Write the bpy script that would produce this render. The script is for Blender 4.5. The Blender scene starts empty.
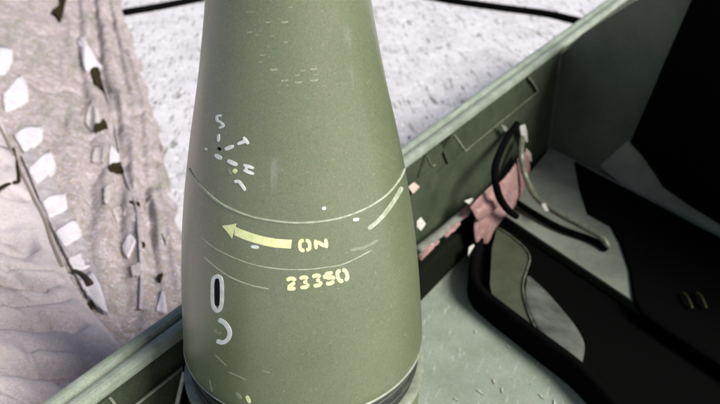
import bpy, bmesh, math, random
from mathutils import Vector, noise
random.seed(4)
S = bpy.context.scene
COL = S.collection
# ------------------------------------------------------------------ camera, light, exposure
F = 770.0
CAM = Vector((.037, -.417, .547)); PITCH = math.radians(30)
RT = Vector((1, 0, 0)); FW = Vector((0, math.cos(PITCH), -math.sin(PITCH))); UP = Vector((0, math.sin(PITCH), math.cos(PITCH)))
cd = bpy.data.cameras.new('camera'); cam = bpy.data.objects.new('camera', cd); COL.objects.link(cam)
cam.location = CAM; cam.rotation_euler = (math.radians(60), 0, 0)
cd.sensor_width = 36; cd.lens = F / 720 * 36; cd.clip_start = .01; cd.clip_end = 200
cd.dof.use_dof = True; cd.dof.focus_distance = .45; cd.dof.aperture_fstop = 13
S.camera = cam
SUN_AZ, SUN_EL = math.radians(124), math.radians(42)      # compass: 0 = +y, clockwise
w = bpy.data.worlds.new('World'); S.world = w; w.use_nodes = True
nt = w.node_tree
sky = nt.nodes.new('ShaderNodeTexSky'); sky.sky_type = 'NISHITA'; sky.sun_disc = False
sky.sun_elevation = SUN_EL; sky.sun_rotation = SUN_AZ
sky.air_density = 1.0; sky.dust_density = 4.0; sky.ozone_density = 1.0
bgn = nt.nodes['Background']; nt.links.new(sky.outputs[0], bgn.inputs[0]); bgn.inputs[1].default_value = .05
sd = bpy.data.lights.new('sun', 'SUN'); sun = bpy.data.objects.new('sun', sd); COL.objects.link(sun)
sd.energy = 3.2; sd.angle = math.radians(22); sd.color = (1, .97, .9)
sv = Vector((math.sin(SUN_AZ) * math.cos(SUN_EL), math.cos(SUN_AZ) * math.cos(SUN_EL), math.sin(SUN_EL)))
sun.rotation_euler = sv.to_track_quat('Z', 'Y').to_euler(); sun.location = sv * 5
S.view_settings.view_transform = 'Standard'; S.view_settings.look = 'None'
S.view_settings.exposure = 0.76; S.view_settings.gamma = 1; S.view_settings.use_curve_mapping = False

# ------------------------------------------------------------------ helpers
def ray(x, y): return RT * ((x - 360) / F) + UP * ((202 - y) / F) + FW
def px(x, y, z):                       # the place at height z that is seen at (x, y) of the photograph
    r = ray(x, y); return CAM + r * ((z - CAM.z) / r.z)
N = Vector((.835, -.55, 0)).normalized(); D = Vector((.55, .835, 0)).normalized(); 
WK = -.092                             # inner face of the long wall: N . p = WK
def wall(x, y, off=0.0):
    r = ray(x, y); return CAM + r * ((WK + off - N.dot(CAM)) / N.dot(r))
def kd(k, s, z): return N * k + D * s + Vector((0, 0, z))

def mat(name, col, rough=.6, metal=0, col2=None, scale=60, detail=6, bump=0, bscale=200, spec=.5, contrast=(.35, .65), speck=None, stretch=None, coat=0, grain=0, gscale=520):
    m = bpy.data.materials.new(name); m.use_nodes = True
    t = m.node_tree; b = t.nodes['Principled BSDF']
    b.inputs['Roughness'].default_value = rough; b.inputs['Metallic'].default_value = metal
    b.inputs['Specular IOR Level'].default_value = spec
    b.inputs['Base Color'].default_value = (*col, 1)
    if coat: b.inputs['Coat Weight'].default_value = coat
    tc = t.nodes.new('ShaderNodeTexCoord'); src = tc.outputs['Object']
    if stretch:
        vr = t.nodes.new('ShaderNodeVectorRotate'); vr.rotation_type = 'Z_AXIS'; vr.inputs['Angle'].default_value = -stretch[0]
        mp = t.nodes.new('ShaderNodeMapping'); mp.inputs['Scale'].default_value = stretch[1]
        t.links.new(src, vr.inputs['Vector']); t.links.new(vr.outputs[0], mp.inputs[0]); vec = mp.outputs[0]
    else: vec = src
    out = None
    def nz(sc, dt, v=src, r=.6):
        n = t.nodes.new('ShaderNodeTexNoise'); n.inputs['Scale'].default_value = sc; n.inputs['Detail'].default_value = dt; n.inputs['Roughness'].default_value = r
        t.links.new(v, n.inputs['Vector']); return n
    def ramp(n, a, c):
        r = t.nodes.new('ShaderNodeMapRange'); r.inputs[1].default_value = a; r.inputs[2].default_value = c
        t.links.new(n.outputs[0], r.inputs[0]); return r.outputs[0]
    def mix(fac, a, bcol):
        x = t.nodes.new('ShaderNodeMix'); x.data_type = 'RGBA'
        t.links.new(fac, x.inputs[0])
        if isinstance(a, tuple): x.inputs[6].default_value = (*a, 1)
        else: t.links.new(a, x.inputs[6])
        x.inputs[7].default_value = (*bcol, 1); return x.outputs[2]
    if col2:
        out = mix(ramp(nz(scale, detail), *contrast), col, col2)
    for sp in (speck or []):           # (colour, scale, from, to, use stretched coords)
        out = mix(ramp(nz(sp[1], 3, vec if sp[4] else src), sp[2], sp[3]), out if out else col, sp[0])
    if grain:                          # fine mottling of the colour
        gn = nz(gscale, 1.5); x = t.nodes.new('ShaderNodeMix'); x.data_type = 'RGBA'; x.blend_type = 'OVERLAY'; x.inputs[0].default_value = grain
        hs = t.nodes.new('ShaderNodeMix'); hs.data_type = 'RGBA'; hs.inputs[0].default_value = .55
        t.links.new(gn.outputs['Color'], hs.inputs[6]); t.links.new(gn.outputs[0], hs.inputs[7])
        t.links.new(out, x.inputs[6]); t.links.new(hs.outputs[2], x.inputs[7]); out = x.outputs[2]
    if out: t.links.new(out, b.inputs['Base Color'])
    if bump:
        bp = t.nodes.new('ShaderNodeBump'); bp.inputs['Strength'].default_value = bump; bp.inputs['Distance'].default_value = .002
        t.links.new(nz(bscale, 5).outputs[0], bp.inputs['Height']); t.links.new(bp.outputs[0], b.inputs['Normal'])
    return m

def link(name, me, m, parent=None, smooth=False):
    o = bpy.data.objects.new(name, me); COL.objects.link(o)
    if m is not None: me.materials.append(m)
    if parent is not None: o.parent = parent
    if smooth:
        for p in me.polygons: p.use_smooth = True
    return o
def obj(name, bm, m, parent=None, smooth=False):
    me = bpy.data.meshes.new(name); bmesh.ops.recalc_face_normals(bm, faces=bm.faces); bm.to_mesh(me); bm.free()
    return link(name, me, m, parent, smooth)
def tag(o, label=None, cat=None, group=None, kind=None):
    if label: o['label'] = label
    if cat: o['category'] = cat
    if group: o['group'] = group
    if kind: o['kind'] = kind
    return o
def thing(name, label, cat, group=None, kind=None):
    o = bpy.data.objects.new(name, None); o.empty_display_size = .05; COL.objects.link(o); return tag(o, label, cat, group, kind)
def smooth_path(pts, n=6):
    out = []
    P = [pts[0]] + list(pts) + [pts[-1]]
    for i in range(1, len(P) - 2):
        for j in range(n):
            t = j / n
            a, b, c, d = P[i-1], P[i], P[i+1], P[i+2]
            out.append(.5 * ((2*b) + (c-a)*t + (2*a-5*b+4*c-d)*t*t + (3*b-a-3*c+d)*t*t*t))
    out.append(P[-2]); return out
def tube(bm, pts, r, seg=8, flat=1.0, n=6, up=Vector((0, 0, 1)), sm=True):
    pts = smooth_path([Vector(p) for p in pts], n) if sm else [Vector(p) for p in pts]
    rings = []
    L = len(pts)
    for i, p in enumerate(pts):
        t = (pts[min(i+1, L-1)] - pts[max(i-1, 0)]).normalized()
        a = t.cross(up)
        if a.length < 1e-4: a = t.cross(Vector((1, 0, 0)))
        a.normalize(); b = a.cross(t).normalized()
        rr = r(i / (L-1)) if callable(r) else r
        rings.append([bm.verts.new(p + a * rr * math.cos(q) + b * rr * flat * math.sin(q)) for q in [2*math.pi*k/seg for k in range(seg)]])
    for i in range(L-1):
        for k in range(seg):
            bm.faces.new((rings[i][k], rings[i][(k+1) % seg], rings[i+1][(k+1) % seg], rings[i+1][k]))
    bm.faces.new(rings[0]); bm.faces.new(rings[-1][::-1])
def prism(bm, poly, dv, bev=0):        # a polygon of points given depth along dv
    a = [bm.verts.new(p) for p in poly]; b = [bm.verts.new(Vector(p) + Vector(dv)) for p in poly]
    fs = [bm.faces.new(a), bm.faces.new(b[::-1])]
    for i in range(len(a)):
        j = (i+1) % len(a); fs.append(bm.faces.new((a[j], a[i], b[i], b[j])))
    if bev:
        bmesh.ops.bevel(bm, geom=list({e for f in fs for e in f.edges}), offset=bev, segments=2, profile=.6, affect='EDGES')
def box_kd(bm, k0, k1, s0, s1, z0, z1, bev=0):
    prism(bm, [kd(k0, s0, z0), kd(k1, s0, z0), kd(k1, s1, z0), kd(k0, s1, z0)], (0, 0, z1 - z0), bev)

# ------------------------------------------------------------------ materials
gd_ = px(490, 88, 0) - px(470, 60, 0); GA = math.atan2(gd_.y, gd_.x)     # the lie of the streaks on the ground
M_shell = mat('olive shell paint', (.122, .147, .084), .30, 0, (.142, .165, .098), 22, 8, .04, 700, 1.0,
              speck=[((.24, .25, .20), 420, .62, .80, False), ((.10, .115, .08), 380, .62, .80, False), ((.27, .285, .235), 70, .68, .86, True)], stretch=(0, (1, 1, .15)), grain=.55, gscale=1000)
M_groove = mat('dark groove metal', (.030, .037, .032), .5, .3, (.06, .07, .06), 90, 6, .1)
M_edge = mat('pale edge colour', (.30, .33, .26), .45, .2, (.19, .21, .165), 140, 5)
M_line = mat('pale scribed line', (.42, .47, .37), .6, 0, (.27, .31, .22), 260, 5)
M_scr = mat('worn stencil paint', (.33, .37, .28), .7, 0, (.19, .215, .15), 500, 5)
M_faint = mat('faded stencil paint', (.26, .29, .21), .7, 0, (.18, .205, .14), 320, 5)
M_yel = mat('pale yellow stencil paint', (.80, .85, .46), .6, 0, (.64, .70, .34), 260, 5)
M_wht = mat('white marking paint', (.78, .82, .82), .6, 0, (.60, .65, .63), 260, 5)
M_blk = mat('black marking paint', (.004, .005, .004), .7, spec=.1)
M_green = mat('shaded green sheet steel', (.031, .042, .025), .65, 0, (.050, .063, .041), 30, 8, .25, 260, .2, speck=[((.07, .08, .055), 260, .62, .72, False)], grain=.5)  # the wall's shade is put into this dark colour
M_rim = mat('worn green rim paint', (.29, .335, .285), .5, 0, (.20, .235, .19), 40, 8, .15, 300, .35, speck=[((.38, .40, .36), 160, .58, .7, True)], stretch=(math.radians(56.6), (.06, 1, 1)), grain=.35)
M_gap = mat('dark seam', (.018, .023, .016), .9, spec=.1)  # near black between the pale rims
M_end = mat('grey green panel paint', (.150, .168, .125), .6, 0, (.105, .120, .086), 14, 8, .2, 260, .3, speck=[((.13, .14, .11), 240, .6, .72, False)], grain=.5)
M_band = mat('sunlit lower panel', (.33, .35, .295), .6, 0, (.25, .27, .22), 30, 8, .2, 260, grain=.4)
M_floor = mat('sunlit pale green floor', (.255, .30, .25), .7, 0, (.20, .24, .19), 26, 8, .2, 240, .3, speck=[((.38, .41, .38), 200, .60, .72, True), ((.13, .15, .115), 180, .66, .76, False)], stretch=(math.radians(75), (.2, 1, 1)), grain=.45)  # paler than the wall to carry the sunlight falling on the floor
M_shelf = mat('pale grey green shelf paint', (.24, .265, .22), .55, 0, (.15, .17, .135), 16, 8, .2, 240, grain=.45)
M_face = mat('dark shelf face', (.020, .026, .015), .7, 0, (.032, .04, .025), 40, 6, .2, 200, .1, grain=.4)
M_liner = mat('olive liner paint', (.046, .054, .034), .6, 0, (.064, .072, .047), 40, 8, .2, 260, .2, speck=[((.11, .12, .09), 300, .64, .74, False)], grain=.5)
M_rub = mat('black rubber', (.0025, .0025, .0025), .85, 0, None, bump=.15, spec=.02)  # also colours the shadow sheet and the shaded gap
M_dark = mat('wall foot shade', (.006, .008, .005), .85, 0, None, bump=.2, spec=.05)
M_plate = mat('scuffed bare plate', (.115, .125, .115), .5, .1, (.05, .058, .05), 30, 8, .2, grain=.4)
M_pink = mat('faded pink webbing', (.34, .205, .20), .9, 0, (.24, .14, .135), 90, 7, .6, 500, .1, speck=[((.46, .38, .37), 120, .58, .74, False)], grain=.4)
M_grey = mat('grey webbing', (.20, .21, .185), .85, 0, (.13, .14, .12), 80, 6, .4, 500, .1, grain=.4)
M_rod = mat('scratched olive rod', (.20, .22, .165), .42, .2, (.085, .095, .06), 120, 6)
M_white = mat('white scrap', (.62, .62, .58), .85, 0, (.48, .46, .43), 200, 5, .2)
M_pale = mat('pale pink scrap', (.58, .48, .41), .85, 0, (.48, .40, .35), 200, 5, .2)
M_ground = mat('chalky pale ground', (.60, .585, .635), .9, 0, (.46, .455, .48), 11, 9, .6, 90, .1, contrast=(.42, .72),
               speck=[((.19, .195, .18), 70, .565, .69, True), ((.17, .175, .16), 150, .575, .70, True), ((.17, .175, .165), 38, .66, .78, True), ((.72, .71, .77), 60, .56, .68, False)], stretch=(GA, (.2, 1, 1)), grain=.35, gscale=330)
M_cloth = mat('speckled camouflage cloth', (.40, .345, .375), .95, 0, (.29, .25, .25), 40, 9, .5, 420, .05, contrast=(.42, .6),
              speck=[((.50, .45, .49), 130, .54, .66, False), ((.32, .255, .19), 170, .57, .66, False), ((.205, .205, .155), 120, .58, .69, False), ((.235, .23, .20), 20, .53, .72, True)], stretch=(math.radians(6), (2.2, .35, 1)), grain=.8, gscale=430)  # the long stretched streaks stand for shade between the folds
M_wrink = mat('wrinkled pinkish canvas', (.56, .50, .53), .95, 0, (.47, .42, .44), 30, 9, .6, 420, .05, speck=[((.40, .34, .31), 170, .60, .74, False), ((.53, .48, .52), 200, .58, .72, False)], grain=.5, gscale=520)
M_tape = mat('grey lilac hem tape', (.42, .39, .42), .9, 0, (.28, .255, .27), 80, 7, .4, 500, .05, grain=.4, gscale=380)
M_patch = mat('white cloth patch', (.64, .60, .66), .9, 0, (.54, .50, .545), 70, 7, .3, 500, .05, grain=.35, gscale=380)
M_flap = mat('pale frayed cloth', (.50, .455, .475), .9, 0, (.39, .345, .345), 120, 7, .3, 500, .05, grain=.4, gscale=380)
M_hole = mat('dark torn lining', (.030, .023, .012), .95, spec=.02)
M_twig = mat('dark twig', (.022, .018, .013), .9)
M_brass = mat('dull brass', (.05, .045, .02), .5, .5)

# ------------------------------------------------------------------ ground
bm = bmesh.new()
bmesh.ops.create_grid(bm, x_segments=8, y_segments=8, size=60)
g = obj('ground', bm, M_ground); g.location = (0, 0, -.006); tag(g, kind='structure')

# ------------------------------------------------------------------ steel container
ZS = .020                                                # height of the raised corner shelf
a_ = px(572, 157, ZS); E = (px(718, 232, ZS) - a_).normalized()      # foot of the slanting end panel
CO = a_ + E * ((WK - N.dot(a_)) / N.dot(E)); CO.z = 0    # corner of the long wall and the end panel
SC = D.dot(CO)
ct = thing('steel_container', 'open dark green steel container with a pale double rim behind the standing shell', 'container')
S0 = -.55
def sweep_kz(prof, s0, s1):                              # a profile in (k, z) swept along the wall
    bm = bmesh.new(); prism(bm, [kd(k, s0, z) for k, z in prof], D * (s1 - s0)); return bm
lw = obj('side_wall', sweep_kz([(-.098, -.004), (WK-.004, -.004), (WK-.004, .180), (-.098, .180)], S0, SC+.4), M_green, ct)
# flats proud of the wall leave the pressed panels below the rim recessed; the panels have slanting ends
def flat(name, k1, pts):
    bm = bmesh.new(); prism(bm, [kd(WK-.004, s_, z) for s_, z in pts], N*(k1-WK+.004), .0007); return obj(name, bm, M_green, lw)
flat('flat', WK, [(S0, 0), (.39, 0), (.362, .150), (S0, .150)])
flat('flat', WK, [(.3905, 0), (SC+.05, 0), (SC+.05, .137), (.3625, .137)])
flat('flat', WK-.0006, [(.325, .1503), (.3615, .1503), (.398, .172), (.3, .172)][:3] + [(.34, .172)])
flat('flat', WK-.0006, [(.395, .1373), (.437, .1373), (.404, .172), (.372, .172)])
flat('flat', WK-.0006, [(.665, .1373), (SC+.05, .1373), (SC+.05, .172), (.622, .172)])
flat('flat', WK-.0006, [(S0, .1503), (-.092, .1503), (-.100, .172), (S0, .172)])
for pts, rr in ((((-.100, .172), (-.0925, .152), (-.085, .1502), (.0, .1502), (.31, .1502)), .0011), (((.404, .171), (.437, .1374), (.45, .1372), (.55, .1372), (.655, .1372), (.664, .1374)), .0008),
            (((.664, .138), (.645, .155), (.623, .171)), .0012), (((.404, .171), (.420, .155), (.437, .138)), .0012), (((.340, .171), (.351, .155), (.361, .151)), .0009)):
    bm = bmesh.new(); tube(bm, [kd(WK, *p) for p in pts], rr, 6, n=4); obj('lit_panel_edge', bm, M_rod if rr < .001 else M_edge, lw)  # pale tubes draw the lit edges of the panels
for k0, k1, z1 in ((-.109, -.1005, .190), (-.0975, -.0885, .1885)):
    bm = bmesh.new(); box_kd(bm, k0, k1, S0, SC+.4, .178, z1, .003); obj('rim', bm, M_rim, lw)
bm = bmesh.new(); box_kd(bm, -.1007, -.0973, S0, SC+.4, .178, .1835); obj('rim_seam', bm, M_gap, lw)
# end panel: taller, set at a slant
bm = bmesh.new()
nE = Vector((E.y, -E.x, 0))                              # towards the camera from the end panel
def epan(x, y, off):
    r = ray(x, y); return CAM + r * ((nE.dot(CO) + off - nE.dot(CAM)) / nE.dot(r))
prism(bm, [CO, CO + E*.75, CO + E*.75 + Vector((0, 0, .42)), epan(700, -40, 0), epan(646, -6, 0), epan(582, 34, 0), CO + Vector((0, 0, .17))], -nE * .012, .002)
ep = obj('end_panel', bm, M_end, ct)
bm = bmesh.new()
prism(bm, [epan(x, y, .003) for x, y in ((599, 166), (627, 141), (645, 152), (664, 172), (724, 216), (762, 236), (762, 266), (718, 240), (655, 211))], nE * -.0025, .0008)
obj('lit_band', bm, M_band, ep)  # paler strip standing for sunlight along the foot of the panel
# floor
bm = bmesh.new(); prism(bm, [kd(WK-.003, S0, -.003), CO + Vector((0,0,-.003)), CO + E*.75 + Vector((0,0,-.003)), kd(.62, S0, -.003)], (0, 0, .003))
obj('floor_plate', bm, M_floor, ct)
# raised shelf in the corner
A = px(500, 212, ZS); ES = (px(638, 304, ZS) - A).normalized(); B = A + ES * .42
A2 = CO + E*.006 + nE*.003; B2 = CO + E * .5 + nE*.003
bm = bmesh.new()
prism(bm, [Vector((A.x, A.y, 0.001)), Vector((B.x, B.y, .001)), Vector((B2.x, B2.y, .001)), Vector((A2.x, A2.y, .001))], (0, 0, ZS-.004))
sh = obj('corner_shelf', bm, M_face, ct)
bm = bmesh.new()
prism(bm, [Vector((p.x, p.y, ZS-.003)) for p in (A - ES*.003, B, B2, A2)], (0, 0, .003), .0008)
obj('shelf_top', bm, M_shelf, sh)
# dark block put in for the shade along the wall foot
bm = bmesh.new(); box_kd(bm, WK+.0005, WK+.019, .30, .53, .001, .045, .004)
obj('foot_shade', bm, M_dark, ct)

# ------------------------------------------------------------------ the shell
ZK = [.10, .15, .19, .23, .27, .31, .35, .39, .43, .48, .53, .58]
RK = [.0841, .0841, .0826, .0797, .0758, .0700, .0622, .0531, .0454, .0375, .0295, .021]
AX = -.0018
def rz(z):
    if z <= ZK[0]: return RK[0]
    for i in range(len(ZK)-1):
        if z <= ZK[i+1]:
            h = ZK[i+1]-ZK[i]; t = (z-ZK[i])/h
            m0 = (RK[i+1]-RK[max(i-1,0)])/(ZK[i+1]-ZK[max(i-1,0)]); m1 = (RK[min(i+2,len(ZK)-1)]-RK[i])/(ZK[min(i+2,len(ZK)-1)]-ZK[i])
            return (2*t**3-3*t*t+1)*RK[i]+(t**3-2*t*t+t)*h*m0+(-2*t**3+3*t*t)*RK[i+1]+(t**3-t*t)*h*m1
    return RK[-1]
def lathe(prof, seg=160):
    bm = bmesh.new(); rings = []
    for r, z in prof:
        rings.append([bm.verts.new((AX + r*math.cos(2*math.pi*k/seg), r*math.sin(2*math.pi*k/seg), z)) for k in range(seg)])
    for i in range(len(rings)-1):
        for k in range(seg):
            bm.faces.new((rings[i][k], rings[i][(k+1) % seg], rings[i+1][(k+1) % seg], rings[i+1][k]))
    bm.faces.new(rings[0]); bm.faces.new(rings[-1]); return bm
sl = thing('artillery_shell', 'large olive green artillery shell with yellow stencilled numbers standing in the container', 'artillery shell')
ZB = .203
prof = [(rz(ZB)-.0035, ZB-.003), (rz(ZB)-.0008, ZB)] + [(rz(z), z) for z in [ZB+.0015 + i*(.575-ZB)/90 for i in range(91)]]
body = obj('body', lathe(prof), M_shell, sl, True)
R0 = rz(ZB)
band = obj('rotating_band', lathe([(R0-.004, .176), (R0-.0035, .201)]), M_groove, sl, True)
for z in (.186, .194):
    obj('band_ring', lathe([(R0-.0036, z-.0012), (R0-.0022, z-.0006), (R0-.0022, z+.0006), (R0-.0036, z+.0012)]), M_groove, band, True)
obj('band_edge', lathe([(R0-.002, .1735), (R0+.0022, .1745), (R0+.0026, .1765), (R0+.0018, .178), (R0-.0035, .1785)]), M_edge, sl, True)
obj('band_edge', lathe([(R0-.0036, .2005), (R0-.0002, .2012), (R0+.0003, .2022), (R0-.001, .2028)]), M_edge, sl, True)
obj('base', lathe([(R0-.014, .0005), (R0-.010, .003), (R0-.006, .05), (R0-.001, .09), (R0-.0005, .1725), (R0-.004, .1738)]), M_shell, sl, True)
zt = .575; rt = rz(zt)
obj('nose_plug', lathe([(rt-.001, zt-.001), (rt-.001, zt+.012), (rt-.004, zt+.016), (rt-.006, zt+.035), (rt-.010, zt+.04)], 48), M_groove, sl, True)

def on_shell(x, y, off=.0004):         # the point of the shell's skin seen at (x, y) of the photograph
    r = ray(x, y).normalized(); t = .25; prev = None
    while t < .9:
        p = CAM + r*t; f = math.hypot(p.x-AX, p.y) - rz(p.z)
        if f < 0: break
        t += .002
    lo, hi = t-.002, t
    for _ in range(22):
        mid = (lo+hi)/2; p = CAM + r*mid
        if math.hypot(p.x-AX, p.y) - rz(p.z) < 0: hi = mid
        else: lo = mid
    p = CAM + r*hi; n = Vector((p.x-AX, p.y, 0)).normalized(); n.z = .2; n.normalize()
    return p + n*off
def strip(bm, pairs, off=.0005):       # pairs of (left, right) picture points laid on the skin as a raised film
    top, bot = [], []
    for l, r in pairs:
        top.append([bm.verts.new(on_shell(*q, off)) for q in (l, ((l[0]+r[0])/2, (l[1]+r[1])/2), r)])
        bot.append([bm.verts.new(on_shell(*q, -.0001)) for q in (l, r)])
    for i in range(len(pairs)-1):
        a, b = top[i], top[i+1]
        bm.faces.new((a[0], a[1], b[1], b[0])); bm.faces.new((a[1], a[2], b[2], b[1]))
        bm.faces.new((bot[i][0], a[0], b[0], bot[i+1][0])); bm.faces.new((a[2], bot[i][1], bot[i+1][1], b[2]))
    bm.faces.new((bot[0][0], bot[0][1], top[0][2], top[0][1], top[0][0])); bm.faces.new((bot[-1][1], bot[-1][0], top[-1][0], top[-1][1], top[-1][2]))
def stroke(bm, pts, wd, off=.0005, taper=True, n=5, closed=False):
    P = [Vector((*p, 0)) for p in pts]
    P = smooth_path(P, n) if len(P) > 2 else [P[0].lerp(P[1], i/4) for i in range(5)]
    L = len(P); pairs = []
    for i, p in enumerate(P):
        t = (P[min(i+1, L-1)] - P[max(i-1, 0)])
        if closed and i in (0, L-1): t = P[1] - P[L-2]
        t.normalize(); q = Vector((-t.y, t.x, 0))
        h = wd/2
        if taper and not closed:
            if i == 0 or i == L-1: h *= .55
        pairs.append(((p.x+q.x*h, p.y+q.y*h), (p.x-q.x*h, p.y-q.y*h)))
    strip(bm, pairs, off)
def mark(name, strokes, m, wd, parent=body, off=.0002, **k):
    bm = bmesh.new()
    for i, s in enumerate(strokes):
        if isinstance(s, tuple) and isinstance(s[0], (int, float)): s = list(s)
        stroke(bm, s, wd, off + i*.00002, **k)
    return obj(name, bm, m, parent)
# scribed lines and faint arcs
mark('scribed_line', [[(189, 168), (193, 176), (203, 188), (222, 204), (250, 216), (280, 221.5), (305, 222.5), (335, 219), (362, 210), (385, 196), (399, 180), (405, 168)]], M_line, 1.7, off=.0004)
mark('scribed_line', [[(200, 236), (213, 247), (232, 257), (255, 265), (280, 269), (305, 269.5), (325, 267.5), (345, 263.5), (372, 250)]], M_line, 1.0, off=.00012)
mark('scribed_line', [[(204, 257), (214, 266), (230, 277), (250, 285), (269, 289)]], M_line, 1.1, off=.00012)
mark('scuff', [[(368, 229), (379, 220), (389, 208), (397, 196), (402, 187)]], M_line, 4.2, off=.00016)
mark('scuff', [[(350, 250), (365, 247), (378, 240)]], M_faint, 3, off=.00012)
for a, b in (((353, 220), (359, 219)), ((322, 208.5), (326, 208)), ((251, 246.5), (259, 247.5)), ((205, 148), (207, 150))):
    mark('chip', [[a, b]], M_wht, 3.2 if a[0] != 205 else 2, off=.00016)
for a, b in (((228, 372), (246, 380)), ((262, 371), (270, 373)), ((215, 355), (226, 366)), ((209, 380), (212, 392))):
    mark('chip', [[a, b]], M_faint, 1.6, off=.00012)
# arrow and its lettering
bm = bmesh.new()
sh_pts = [(235, 231), (243, 234.5), (253, 238), (264, 241), (276, 243.2), (291.5, 244.2)]
hw = [4, 4.2, 4.2, 4.2, 4.3, 4.3]
strip(bm, [((x-.12*h, y+h), (x+.12*h, y-h)) for (x, y), h in zip(sh_pts, hw)], .0002)
strip(bm, [((222.3, 226.2), (223, 225.6)), ((227, 231.2), (229.5, 224.8)), ((232, 238.3), (236.4, 223.6))], .00024)
obj('arrow', bm, M_yel, body)
def glyph(name, ox, oy, sx, sy, strokes, rot, m, wd):
    c, s = math.cos(rot), math.sin(rot)
    f = lambda p: (ox + c*p[0]*sx - s*p[1]*sy, oy + s*p[0]*sx + c*p[1]*sy)
    return mark(name, [[f(p) for p in st] for st in strokes], m, wd, n=3)
O_ = [[(.45, .0), (.12, .04), (0, .3), (0, .7), (.12, .96), (.45, 1)], [(.62, .02), (.9, .08), (1, .3), (1, .7), (.9, .92), (.62, .98)]]
N_ = [[(0, .02), (0, .98)], [(1, .02), (1, .98)], [(.12, .2), (.88, .8)]]
DG = {'2': [[(.05, .2), (.3, .02), (.75, .04), (.95, .25)], [(.9, .42), (.5, .62), (.12, .85)], [(.05, .98), (.95, .98)]],
      '3': [[(.05, .08), (.6, .02), (.95, .2)], [(.4, .48), (.85, .5)], [(.95, .66), (.7, .96), (.05, .95)]],
      '5': [[(.1, .03), (.95, .03)], [(.02, .06), (.02, .46)], [(.15, .44), (.8, .46), (1.0, .68)], [(.9, .86), (.45, 1.0), (.0, .93)]],
      '0': O_}
a0 = math.radians(-4)
glyph('letter', 299.6, 240.8, 9.6, 9.8, O_, a0, M_yel, 3.5)
glyph('letter', 315.2, 239.6, 10.4, 9.6, N_, math.radians(-6), M_yel, 3.7)
for i, ch in enumerate('23350'):
    x = 286.5 + i*12.5
    glyph('digit', x, 278.6 - .004*(i**2)*60 - i*.8, 9.2, 10.4, DG[ch], math.radians(-2 - 3.2*i), M_yel, 3.7)
# fan of white stencil letters
for nm, st, wd in (
    ('letter', [[(221.5, 115.5), (217.5, 116), (217, 120), (221, 122.5), (223.5, 126), (219, 127.8)]], 2.3),
    ('stencil_bar', [[(218.8, 134), (218.4, 141.5)]], 2.6),
    ('stencil_bar', [[(225, 149.3), (233.5, 146)]], 4),
    ('letter', [[(237.5, 144), (247, 140.5)], [(243.5, 137), (248.5, 144)]], 3.2),
    ('stencil_bar', [[(215, 154.5), (221.5, 158.8)]], 4),
    ('stencil_bar', [[(227.5, 160.5), (237.5, 165)]], 4),
    ('letter', [[(243.5, 164.8), (254, 168.2)], [(243.5, 170), (254, 174)], [(246.5, 166), (246, 171)]], 3),
    ('letter', [[(234.5, 181.5), (239.5, 182), (245.5, 190.5)]], 3)):
    mark(nm, st, M_wht, wd, n=4)
mark('stencil_bar', [[(233.5, 169.5), (236.5, 172.5)]], M_yel, 4); mark('stencil_bar', [[(227.5, 168), (231, 174.5)]], M_faint, 2.2)
mark('chip', [[(218, 147.5), (221, 150)]], M_blk, 2.8, off=.00016)
# faded stencil lines near the top
for x, y, l, m in ((246, 12, 7, 0), (265, 22, 6, 1), (281, 22, 7, 1), (247, 32, 5, 1), (254, 35, 5, 0), (270, 36, 4, 0), (283, 42, 5, 0), (260, 55, 6, 1), (258, 62, 4, 0), (270, 69.5, 7, 1),
                   (300, 70.5, 6, 0), (310.5, 69, 6, 1), (295, 75, 5, 0), (313, 74.5, 5, 0), (281, 80.6, 7, 1), (295, 82.2, 7, 1), (310, 80.4, 8, 1), (288, 7, 5, 0)):
    mark('stencil_bar', [[(x, y), (x + l*.5, y + .3), (x + l, y - .1*l)]], M_scr if m else M_faint, 1.5, off=.00012)
# the outlined zero and the hook below it
mark('painted_zero', [[(217.5, 276), (221, 279), (222, 290), (221.5, 304), (219, 310.5), (215.5, 310), (213, 304), (212.5, 290), (213.5, 279), (217.5, 276)]], M_wht, 3.6, closed=True)
mark('zero_centre', [[(217, 279), (217.2, 290), (217.6, 306)]], M_blk, 5.6, off=.00016)
mark('painted_hook', [[(218.5, 319.5), (225, 323.5), (229.5, 331), (228.5, 338.5), (223, 342.5), (216.5, 341)]], M_wht, 4.2)
mark('painted_hook', [[(214.5, 329.5), (216.5, 333), (221, 333)]], M_faint, 2.2)
mark('stencil_bar', [[(236, 393), (241, 399)]], M_faint, 3.2); mark('stencil_bar', [[(246.5, 396), (250, 403)]], M_yel, 3.4)

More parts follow.
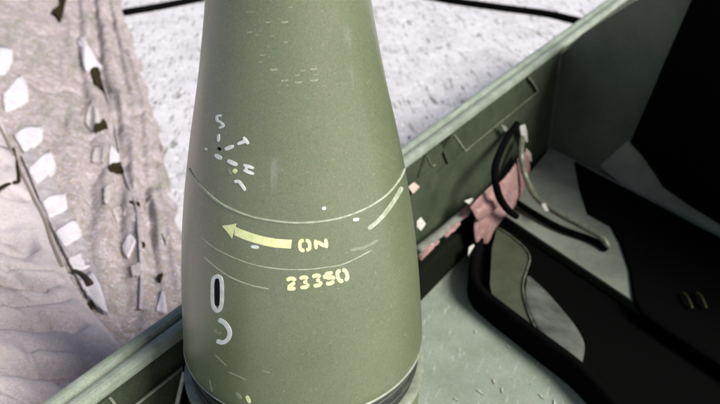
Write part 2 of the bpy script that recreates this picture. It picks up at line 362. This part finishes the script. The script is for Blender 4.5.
# ------------------------------------------------------------------ cloth on the left
EDGE = [px(x, y, 0) for x, y in ((112, -40), (118, -10), (127, 25), (140, 65), (150, 100), (160, 140), (169, 180), (181, 230), (192, 300), (202, 380), (210, 460))]
EDGE.sort(key=lambda p: p.y)
def interp(y, T):
    if y <= T[0].y:
        a, b = T[0], T[1]
    elif y >= T[-1].y: a, b = T[-2], T[-1]
    else:
        for a, b in zip(T, T[1:]):
            if y <= b.y: break
    return a.x + (b.x-a.x)*(y-a.y)/(b.y-a.y)
def sst(t): t = max(0, min(1, t)); return t*t*(3-2*t)
def cloth_z(x, y, folds=True):
    dd = interp(y, EDGE) - x
    z = .003 + .012*sst(dd/.03) + .115*sst(dd/.42)
    if folds:
        calm = sst((x - interp(y, SEAM) - .01)/.10)        # the hem tape holds the cloth flat
        f = math.exp(-((dd-.07)/.06)**2)
        z += f*.013*math.sin(dd*150 + 3*noise.noise(Vector((x*5, y*3, 0))))*(0.6+.5*noise.noise(Vector((x*3, y*5, 3))))
        z += calm*.0045*sst(dd/.02)*math.exp(-(dd/.16)**2)*math.sin(dd*330 + 5*noise.noise(Vector((x*4, y*6, 20))) + y*9)*(.7 + .9*noise.noise(Vector((x*6, y*9, 14))))
        z -= calm*.007*math.exp(-(noise.noise(Vector((x*14 + y*3, y*7, 31)))/.07)**2)
        z += calm*.014*noise.noise(Vector((x*9, y*6, 1))) + .0018*noise.noise(Vector((x*26, y*16, 2)))
    return z
def hit(f, x, y, off=0):
    r = ray(x, y); t = .2
    while t < 3:
        p = CAM + r*t
        if p.z < f(p.x, p.y): break
        t += .002
    return Vector((p.x, p.y, f(p.x, p.y) + off))
def hit_c(x, y, off=0): return hit(cloth_z, x, y, off)
def sheet(f, y0, y1, ny, xr, wid, nx, th):
    bm = bmesh.new(); rows = []
    for i in range(ny+1):
        y = y0 + (y1-y0)*i/ny; row = []
        for j in range(nx+1):
            x = xr(y) - wid*(j/nx)**1.25
            row.append(bm.verts.new((x, y, f(x, y))))
        rows.append(row)
    for i in range(ny):
        for j in range(nx): bm.faces.new((rows[i][j], rows[i][j+1], rows[i+1][j+1], rows[i+1][j]))
    bad = [v for v in bm.verts if N.dot(v.co) > -.118 and v.co.y < 1.0]
    bmesh.ops.delete(bm, geom=bad, context='VERTS')
    return bm
def solid(o, th):
    md = o.modifiers.new('thickness', 'SOLIDIFY'); md.thickness = th; md.offset = -1
SEAM = [hit(lambda x, y: cloth_z(x, y, False), x, y) for x, y in ((-60, -40), (-25, 50), (0, 118), (15, 160), (33, 195), (47, 222), (58, 255), (72, 287), (92, 318), (120, 352), (150, 400))]
SEAM.sort(key=lambda p: p.y)
cl = obj('camouflage_cloth', sheet(cloth_z, -.45, 1.7, 330, lambda y: interp(y, EDGE) + .010*noise.noise(Vector((0, y*16, 7))) + .0012*noise.noise(Vector((0, y*60, 2))), 1.1, 150, 0), M_cloth, None, True)
solid(cl, .002); tag(cl, 'speckled brown and pink camouflage cloth with a white blocked hem tape and torn holes', 'cloth')
def wr_z(x, y):
    dd = interp(y, SEAM) - x
    wx = x + .03*noise.noise(Vector((x*9, y*9, 8))); wy = y + .03*noise.noise(Vector((x*9, y*9, 4)))
    c1 = math.exp(-(noise.noise(Vector((wx*3 + wy*1.0, wy*11 - wx*4.5, 0)))/.085)**2)
    c2 = math.exp(-(noise.noise(Vector((wx*6 + 4, wy*20 - wx*11, 2)))/.09)**2)
    c3 = math.exp(-(noise.noise(Vector((wx*12 + 1, wy*26 + wx*8, 6)))/.10)**2)
    puff = noise.noise(Vector((wx*4, wy*14 - wx*6, 11)))
    return cloth_z(x, y, False) + .012 + .010*sst(dd/.02) + sst(dd/.06)*(.010*puff - .030*c1 - .017*c2 - .006*c3 + .003*noise.noise(Vector((x*50, y*50, 5))))
wc = obj('wrinkled_canvas', sheet(wr_z, -.4, .85, 520, lambda y: interp(y, SEAM), .55, 260, 0), M_wrink, None, True)
solid(wc, .002); tag(wc, 'crumpled pinkish grey canvas with deep creases at the lower left corner', 'canvas')
def cl_top(x, y): return max(cloth_z(x, y), wr_z(x, y) if x < interp(y, SEAM) else -1)
def rag(name, poly, m, parent, off=.002, th=.0015, f=None, sub=3):      # a flat piece of cloth lying on the cloth
    bm = bmesh.new()
    c = (sum(p[0] for p in poly)/len(poly), sum(p[1] for p in poly)/len(poly))
    V = [Vector((p[0], p[1], 0)) for p in poly]; dense = []
    for k in range(len(V)):
        a, b, d, e = V[k-1], V[k], V[(k+1) % len(V)], V[(k+2) % len(V)]
        for i in range(5):
            t = i/5; cr = .5*((2*b) + (d-a)*t + (2*a-5*b+4*d-e)*t*t + (3*b-a-3*d+e)*t*t*t)
            q = b.lerp(d, t).lerp(cr, .35)
            dense.append((q.x + 1.1*noise.noise(q*.4), q.y + 1.1*noise.noise(q*.4 + Vector((9, 0, 0)))))
    f = f or hit_c
    up = [[bm.verts.new(f(c[0]+(p[0]-c[0])*k, c[1]+(p[1]-c[1])*k, off)) for p in dense] for k in (1, .75, .5, .25)]
    ce = bm.verts.new(f(*c, off)); n = len(dense)
    lo = [bm.verts.new(v.co - Vector((0, 0, off+.001))) for v in up[0]]
    for i in range(n):
        j = (i+1) % n
        [bm.faces.new((up[k][i], up[k][j], up[k+1][j], up[k+1][i])) for k in range(3)]; bm.faces.new((up[3][i], up[3][j], ce)); bm.faces.new((lo[j], lo[i], up[0][i], up[0][j]))
    bm.faces.new(lo)
    o = obj(name, bm, m, parent, True); L = len(o.data.polygons)
    for p in o.data.polygons:
        if p.normal.z < .2 or len(p.vertices) > 4: p.use_smooth = False
    return o
# hem tape along the seam, with its white blocks
tp = [((22, 160), (33, 150)), ((33, 186), (48, 176)), ((42, 210), (64, 198)), ((52, 232), (75, 218)), ((62, 252), (84, 240)), ((72, 272), (93, 262)), ((84, 294), (104, 292)), ((100, 313), (111, 318))]
bm = bmesh.new(); L = []
for i in range(len(tp)-1):
    for j in range(4):
        t = j/4; a = [tp[i][0][k]*(1-t)+tp[i+1][0][k]*t for k in (0, 1)]; b = [tp[i][1][k]*(1-t)+tp[i+1][1][k]*t for k in (0, 1)]
        L.append([bm.verts.new(hit_c(a[0]+(b[0]-a[0])*u, a[1]+(b[1]-a[1])*u, .0055 if u not in (0, 1) else .002)) for u in (0, .05, .5, .95, 1)])
for a, b in zip(L, L[1:]):
    for k in range(4): bm.faces.new((a[k], a[k+1], b[k+1], b[k]))
tape = obj('hem_tape', bm, M_tape, cl)
for poly in ([(0, 48), (12, 50), (13, 62), (5, 76), (-4, 74)], [(3, 96), (20, 76), (28, 88), (28, 103), (6, 113)], [(14, 136), (27, 128), (43, 128), (42, 142), (25, 154)], [(29, 172), (50, 154), (57, 170), (39, 188), (34, 184)],
             [(43, 206), (52, 199), (66, 198), (68, 213), (51, 222)], [(56, 236), (76, 223), (83, 240), (66, 251)], [(69, 262), (86, 257), (91, 271), (76, 277)], [(80, 285), (92, 276), (101, 290), (109, 317), (101, 314), (88, 299)]):
    rag('cloth_patch', poly, M_patch, cl, .0065 if poly[0][0] > 25 and poly[0][1] > 170 else .003)
for poly in ([(77, 41), (84, 40), (102, 68), (93, 71), (86, 72)], [(91, 104), (99, 112), (101, 124), (92, 132), (85, 124)], [(111, 146), (119, 156), (121, 167), (110, 169)], [(95, 150), (105, 148), (104, 164), (92, 164)],
             [(104, 190), (114, 184), (115, 192), (108, 206), (104, 204)], [(129, 236), (136, 243), (128, 260), (122, 250)], [(113, 212), (124, 206), (126, 214), (118, 226)], [(131, 268), (141, 266), (142, 277), (133, 279)], [(139, 293), (144, 294), (142, 307)], [(163, 291), (168, 315), (157, 314)], [(150, 196), (153, 198), (146, 211)], [(163, 236), (169, 238), (167, 246)],
             [(102, 340), (110, 337), (114, 346), (104, 350)], [(90, 128), (96, 116), (98, 130)]):
    rag('torn_flap', poly, M_patch if poly[0] in ((77, 41), (111, 146), (163, 291), (129, 236)) else M_flap, cl, .004)
for poly in ([(60, -6), (67, -4), (61, 23), (53, 14), (60, 10)], [(91, 72), (99, 71), (108, 95), (96, 86)], [(95, 128), (101, 127), (104, 122), (108, 128), (102, 131), (96, 133)], [(109, 170), (121, 166), (125, 175), (114, 174)], [(130, 203), (140, 205), (137, 208)],
             [(139, 243), (146, 246), (143, 249)], [(157, 280), (163, 275), (161, 284)], [(86, 312), (93, 306), (92, 312), (87, 315)], [(104, 347), (117, 348), (112, 351)]):
    rag('torn_hole', poly, M_hole, cl, .0072 if poly[0][0] < 125 else .004)
bm = bmesh.new(); tube(bm, [hit_c(x, y, .003) for x, y in ((122, 166), (128, 185), (136, 206), (139, 230), (141, 255), (142, 280), (141, 312))], .0022, 6); obj('hem_cord', bm, M_tape, cl, True)
bm = bmesh.new(); tube(bm, [hit_c(x, y, .003) for x, y in ((100, 74), (108, 100), (115, 128), (122, 166))], .0016, 6); obj('hem_cord', bm, M_tape, cl, True)
# dark seam of the canvas and the square pocket on it
hw_ = lambda x, y, off=0: hit(cl_top, x, y, off)
bm = bmesh.new(); tube(bm, [hw_(x, y, .0015) for x, y in ((-4, 122), (6, 140), (16, 163), (30, 192), (45, 222), (52, 244), (62, 268))], .0024, 6); obj('seam_cord', bm, mat('brown seam cord', (.20, .17, .15), .9), wc, True)
rag('pocket', [(-8, 148), (14, 153), (17, 183), (-8, 192)], M_wrink, wc, .004, f=hw_)
for pts in (((14, 152), (18, 170), (20, 184)), ((20, 185), (8, 190), (-6, 196))):
    bm = bmesh.new(); tube(bm, [hw_(x, y, .0045) for x, y in pts], .0022, 6); obj('pocket_edge', bm, M_hole, wc, True)
bm = bmesh.new(); tube(bm, [hw_(x, y, .009) for x, y in ((73, 277), (80, 279), (87, 284), (92, 291))], lambda t: .0015 + .0025*t, 8)
tag(obj('twig', bm, M_twig, None, True), 'short dark curved twig lying across the white hem tape', 'twig')

# ------------------------------------------------------------------ cable and debris on the ground
ZG = -.001
bm = bmesh.new()
tube(bm, [px(x, y, ZG) for x, y in ((124, 13), (160, 7), (205, -2), (262, -14), (330, -18), (395, -10), (445, 0), (500, 8), (545, 14), (568, 19), (580, 22))], .0105, 10)
tag(obj('black_cable', bm, M_rub, None, True), 'thick black cable crossing the pale ground at the top behind the shell', 'cable')
bm = bmesh.new()
for i in range(230):
    x, y = random.uniform(-.35, 1.1), random.uniform(.05, 2.2)
    p = Vector((x, y, -.005))
    if N.dot(p) > -.125: continue
    l = random.uniform(.002, .009); a = random.gauss(GA, .25); t = Vector((math.cos(a), math.sin(a), 0))*l
    q = Vector((-t.y, t.x, 0))*random.uniform(.08, .2)
    h = random.uniform(.001, .003)
    prism(bm, [p-t, p-q, p+t, p+q], (0, 0, h))
tag(obj('ground_splinters', bm, mat('grey straw splinters', (.17, .17, .155), .9, 0, (.30, .295, .28), 9, 3)), 'scattered grey straw and splinters on the pale ground', 'debris', kind='stuff')
bm = bmesh.new()
for i in range(26):
    x, y = random.uniform(.11, .32), random.uniform(-.02, .26)
    p = Vector((x, y, .0002)); a = math.radians(random.gauss(-75, 18)); l = random.uniform(.002, .007); t = Vector((math.cos(a), math.sin(a), 0))*l; q = Vector((-t.y, t.x, 0))*.14
    prism(bm, [p-t, p-q, p+t, p+q], (0, 0, .0012))
tag(obj('floor_shavings', bm, M_white), 'pale shavings scattered on the container floor beside the shell', 'debris', kind='stuff')

# ------------------------------------------------------------------ black edged tray
tr = thing('gasket_tray', 'olive tray with a thick black rubber edge on the container floor', 'tray')
out = [px(x, y, .001) for x, y in ((496, 200), (482, 224), (472, 262), (467, 288), (471, 304), (485, 319), (530, 355), (568, 385), (590, 408), (630, 455), (700, 540))]
P = smooth_path(out, 5)
def inset(P, dist):
    R = []
    for i, p in enumerate(P):
        t = (P[min(i+1, len(P)-1)] - P[max(i-1, 0)]).normalized(); R.append(p + Vector((-t.y, t.x, 0))*dist)
    return R
Q = inset(P, .011)
ZT = .030
bm = bmesh.new(); rows = []
for p, q in zip(P, Q):
    m1 = p.lerp(q, .2); m2 = p.lerp(q, .8)
    rows.append([bm.verts.new(c) for c in (p, p + Vector((0, 0, ZT-.004)), m1 + Vector((0, 0, ZT)), m2 + Vector((0, 0, ZT)), q + Vector((0, 0, ZT-.004)), q)])
for a, b in zip(rows, rows[1:]):
    for k in range(5): bm.faces.new((a[k], a[k+1], b[k+1], b[k]))
bm.faces.new(rows[0]); bm.faces.new(rows[-1][::-1])
obj('rubber_edge', bm, M_rub, tr, True)
fl = [q + Vector((0, 0, .003)) for q in Q] + [px(900, 440, .004), px(720, 325, .004), px(640, 292, .004), px(560, 262, .004), px(510, 236, .004)]
bm = bmesh.new(); prism(bm, fl, (0, 0, .004)); obj('tray_floor', bm, M_rub, tr)
def plate(name, poly, z, th, m, parent, bev=.001):
    zz = z if callable(z) else (lambda i: z)
    bm = bmesh.new(); prism(bm, [px(x, y, zz(i)) for i, (x, y) in enumerate(poly)], (0, 0, -th), bev); return obj(name, bm, m, parent)
lin = plate('tray_liner', [(497, 226), (511, 235), (525, 247), (530, 258), (526, 271), (522, 284), (524, 302), (533, 325), (546, 343), (513, 322), (493, 302), (490, 284), (492, 248)], .019, .008, M_liner, tr)
bm = bmesh.new()                       # a hollow scuffed sheet dipping into the tray
lft = smooth_path([Vector((x, y, 0)) for x, y in ((527, 276), (525, 300), (534, 322), (548, 343), (566, 356), (580, 364))], 5)
rgt = smooth_path([Vector((x, y, 0)) for x, y in ((530, 277), (546, 292), (561, 309), (576, 328), (584, 345), (582, 362))], 5)
top = []
for a, b in zip(lft, rgt):
    top.append([bm.verts.new(px(a.x+(b.x-a.x)*u, a.y+(b.y-a.y)*u, .021 - .012*u**1.4)) for u in [k/8 for k in range(9)]])
for a, b in zip(top, top[1:]):
    for k in range(8): bm.faces.new((a[k], a[k+1], b[k+1], b[k]))
pl = obj('tray_plate', bm, M_plate, tr, True)
md = pl.modifiers.new('thickness', 'SOLIDIFY'); md.thickness = .0015; md.offset = 0
for pts in (((527, 271), (523, 284), (525, 302), (534, 325), (547, 343)), ((497, 227), (511, 236), (525, 248), (530, 258), (527, 270))):
    bm = bmesh.new(); tube(bm, [px(x, y, .0205) for x, y in pts], .0009, 6); obj('liner_bead', bm, M_rod, lin, True)

# ------------------------------------------------------------------ black things on the right
def lump(name, poly, z0, h, m, label, cat):
    bm = bmesh.new(); P = [px(x, y, z0) for x, y in poly]
    c = sum(P, Vector())/len(P)
    D2 = []
    for a, b in zip(P, P[1:]+P[:1]):
        for i in range(6): D2.append(a.lerp(b, i/6))
    rows = []
    for k, u in ((1, 0), (.97, .8), (.9, 1), (.7, 1), (.45, 1), (.2, 1)):
        rows.append([bm.verts.new(c + (p-c)*k + Vector((0, 0, h*u*(1 + .5*noise.noise(p*14*k + Vector((3, 1, 0)))) if u else 0))) for p in D2])
    for a, b in zip(rows, rows[1:]):
        for i in range(len(D2)): bm.faces.new((a[i], a[(i+1) % len(D2)], b[(i+1) % len(D2)], b[i]))
    bm.faces.new(rows[0]); bm.faces.new(rows[-1]); o = obj(name, bm, m, None, True); return tag(o, label, cat)
shadow_obj = lump('shadow_sheet', [(574, 162), (615, 184), (656, 205), (720, 238), (800, 279), (830, 440), (720, 369), (641, 316), (633, 303), (629, 272), (620, 245), (610, 226), (587, 214), (579, 189)], ZS+.0005, .004, M_rub, 'black sheet shaped as the shadow on the pale corner shelf below the end panel', 'shadow')  # sheet put in where the corner shelf lies in shadow
bm = bmesh.new()
for k in (0, 1): tube(bm, [px(683 + 14*k, 293, ZS+.008), px(688+14*k, 298, ZS+.011), px(692+14*k, 308, ZS+.008)], .0018, 6)
tag(obj('brass_clip', bm, M_brass, None, True), 'small dull brass clip on the black shadow sheet', 'clip')
# black bag hung over the end panel
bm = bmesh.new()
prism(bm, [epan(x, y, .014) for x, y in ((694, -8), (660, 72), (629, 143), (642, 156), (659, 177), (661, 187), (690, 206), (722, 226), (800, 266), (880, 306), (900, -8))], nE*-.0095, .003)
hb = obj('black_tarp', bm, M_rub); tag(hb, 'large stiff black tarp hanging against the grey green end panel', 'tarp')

# ------------------------------------------------------------------ straps, rods and scraps by the wall
zb = .047
bm = bmesh.new(); tube(bm, [wall(418, 250, .02), wall(440, 233, .02), wall(465, 212, .02), wall(488, 194, .02)], .0062, 8, .6)
ws = obj('grey_webbing', bm, M_grey, None, True); tag(ws, 'grey webbing band with pink patches along the foot of the wall', 'webbing')
for a, b, c, rr in (((419, 259), (425, 250), (436, 240), .0065), ((443, 236), (450, 229), (457, 222), .006), ((461, 218), (466, 212), (472, 206), .0055)):
    bm = bmesh.new(); tube(bm, [wall(*a, .0225), wall(*b, .0245), wall(*c, .0225)], lambda t, rr=rr: rr*(.75+.25*math.sin(math.pi*t)), 12, .45)
    for v in bm.verts: v.co += N*.0016*noise.noise(v.co*160)
    obj('pink_patch', bm, M_pink, ws, True)
def ribbon(bm, rows, th):              # rows of (left, right) places joined as a folded band with thickness
    cols = 9; top = []
    for i, (a, b) in enumerate(rows):
        n_ = (CAM - a).normalized(); r_ = []
        for c in range(cols):
            u = c/(cols-1); p = a.lerp(b, u)
            r_.append(p + n_*(.0032*math.sin(u*9.5 + i*.25) + .0045*math.sin(math.pi*u) + .002*noise.noise(p*120)))
        top.append((r_, n_))
    A_ = [[bm.verts.new(p) for p in r_] for r_, n_ in top]; B_ = [[bm.verts.new(p - n_*th) for p in r_] for r_, n_ in top]
    for i in range(len(rows)-1):
        for c in range(cols-1):
            bm.faces.new((A_[i][c], A_[i][c+1], A_[i+1][c+1], A_[i+1][c])); bm.faces.new((B_[i][c+1], B_[i][c], B_[i+1][c], B_[i+1][c+1]))
        bm.faces.new((B_[i][0], A_[i][0], A_[i+1][0], B_[i+1][0])); bm.faces.new((A_[i][-1], B_[i][-1], B_[i+1][-1], A_[i+1][-1]))
    for e_ in (0, -1):
        for c in range(cols-1): bm.faces.new((A_[e_][c], A_[e_][c+1], B_[e_][c+1], B_[e_][c]))
def band_rows(l, r_, n=6):
    return list(zip(smooth_path([wall(*p) for p in l], n), smooth_path([wall(*p) for p in r_], n)))
st = thing('pink_strap', 'bunched faded pink strap beside the black edged tray', 'strap')
bm = bmesh.new()
ribbon(bm, band_rows([(475, 243, .034), (474, 226, .036), (480, 205, .034), (492, 190, .03), (506, 176, .026), (516, 162, .02), (521, 150, .014)],
                     [(489, 244, .034), (494, 231, .038), (504, 218, .040), (515, 206, .036), (524, 190, .032), (530, 170, .024), (528, 154, .015)]), .0025)
obj('webbing', bm, M_pink, st, True)
bm = bmesh.new()
ribbon(bm, band_rows([(470, 207, .036), (484, 192, .038), (497, 181, .036)], [(478, 222, .040), (493, 212, .046), (506, 196, .044)]), .0025)
obj('folded_end', bm, M_pink, st, True)
bm = bmesh.new(); tube(bm, [wall(517, 124, .012), wall(506, 140, .02), wall(497, 160, .04), wall(495, 176, .052), wall(499, 196, .056), wall(508, 210, .056), wall(516, 216, .05)], .0046, 8)
tag(obj('black_rope', bm, M_rub, None, True), 'thin black rope looped over the pink strap', 'rope')
bm = bmesh.new(); tube(bm, [px(508, 196, .030), px(530, 211, .028), px(560, 228, .026), px(592, 240, .025), px(606, 249, .0245)], .0042, 8)
tag(obj('black_rod', bm, M_rub, None, True), 'thin black rod lying on the pale shelf below the bent rod', 'rod')
bm = bmesh.new(); tube(bm, [wall(522, 138, .012), wall(521, 155, .025), wall(525, 175, .036), px(536, 197, .045), px(556, 212, .04), px(582, 226, .037), px(602, 238, .034), px(608, 247, .026)], .0042, 10)
tag(obj('bent_rod', bm, M_rod, None, True), 'bent olive metal rod curving down from the wall onto the shelf', 'rod')
def scrap(poly, base, m, label):
    bm = bmesh.new(); P = [base(x, y) for x, y in poly]
    c = sum(P, Vector())/len(P); nn = (CAM-c).normalized()
    prism(bm, P, -nn*.003, .0006)
    tag(obj('scrap_or_glint', bm, m), label, 'scrap')
W_ = lambda o: (lambda x, y: wall(x, y, o))
scrap([(520, 126), (525, 124), (527, 131), (528, 143), (524, 140), (521, 134)], W_(.010), M_white, 'white scrap stuck to the wall at the top of the bent rod')
scrap([(501, 124), (507, 127), (510, 134), (504, 131)], W_(.010), M_grey, 'small grey scrap on the wall left of the bent rod')
scrap([(526, 148), (531, 153), (532, 162), (526, 158)], W_(.016), M_pale, 'pinkish grey scrap below the white scrap on the bent rod')
scrap([(469, 247), (474, 244), (476, 256), (471, 262), (468, 256)], W_(.036), M_white, 'white scrap beside the lower end of the pink strap')
scrap([(408, 187), (414, 182), (420, 187), (413, 194)], W_(.003), M_pale, 'pale pink square scrap on the wall right of the scuffed shell edge')
scrap([(417, 221), (421, 217), (426, 224), (421, 231), (417, 227)], W_(.014), M_white, 'white scrap above the grey webbing right next to the shell')
scrap([(464, 201), (472, 198), (480, 203), (481, 208), (473, 207)], W_(.03), M_white, 'white folded scrap at the upper end of the grey webbing')
scrap([(541, 204), (545, 203), (549, 211), (545, 211)], lambda x, y: px(x, y, .046), M_white, 'tiny white glint under the curve of the bent rod')  # a glint modelled as a small white chip
# white strip beside the shell's base, and the gap's shade as a black strip
bm = bmesh.new(); tube(bm, [wall(184, 372, .004), wall(181, 386, .006), wall(176, 408, .008)], .0017, 6); tag(obj('white_strip', bm, M_white, None, True), 'narrow white strip beside the shell at the bottom of the wall', 'strip')
bm = bmesh.new(); tube(bm, [wall(186, 366, .003), wall(187, 384, .004), wall(184, 410, .005)], .0026, 6); tag(obj('gap_shade', bm, M_rub, None, True), 'narrow black strip for the shaded gap between the white strip and the shell', 'strip')
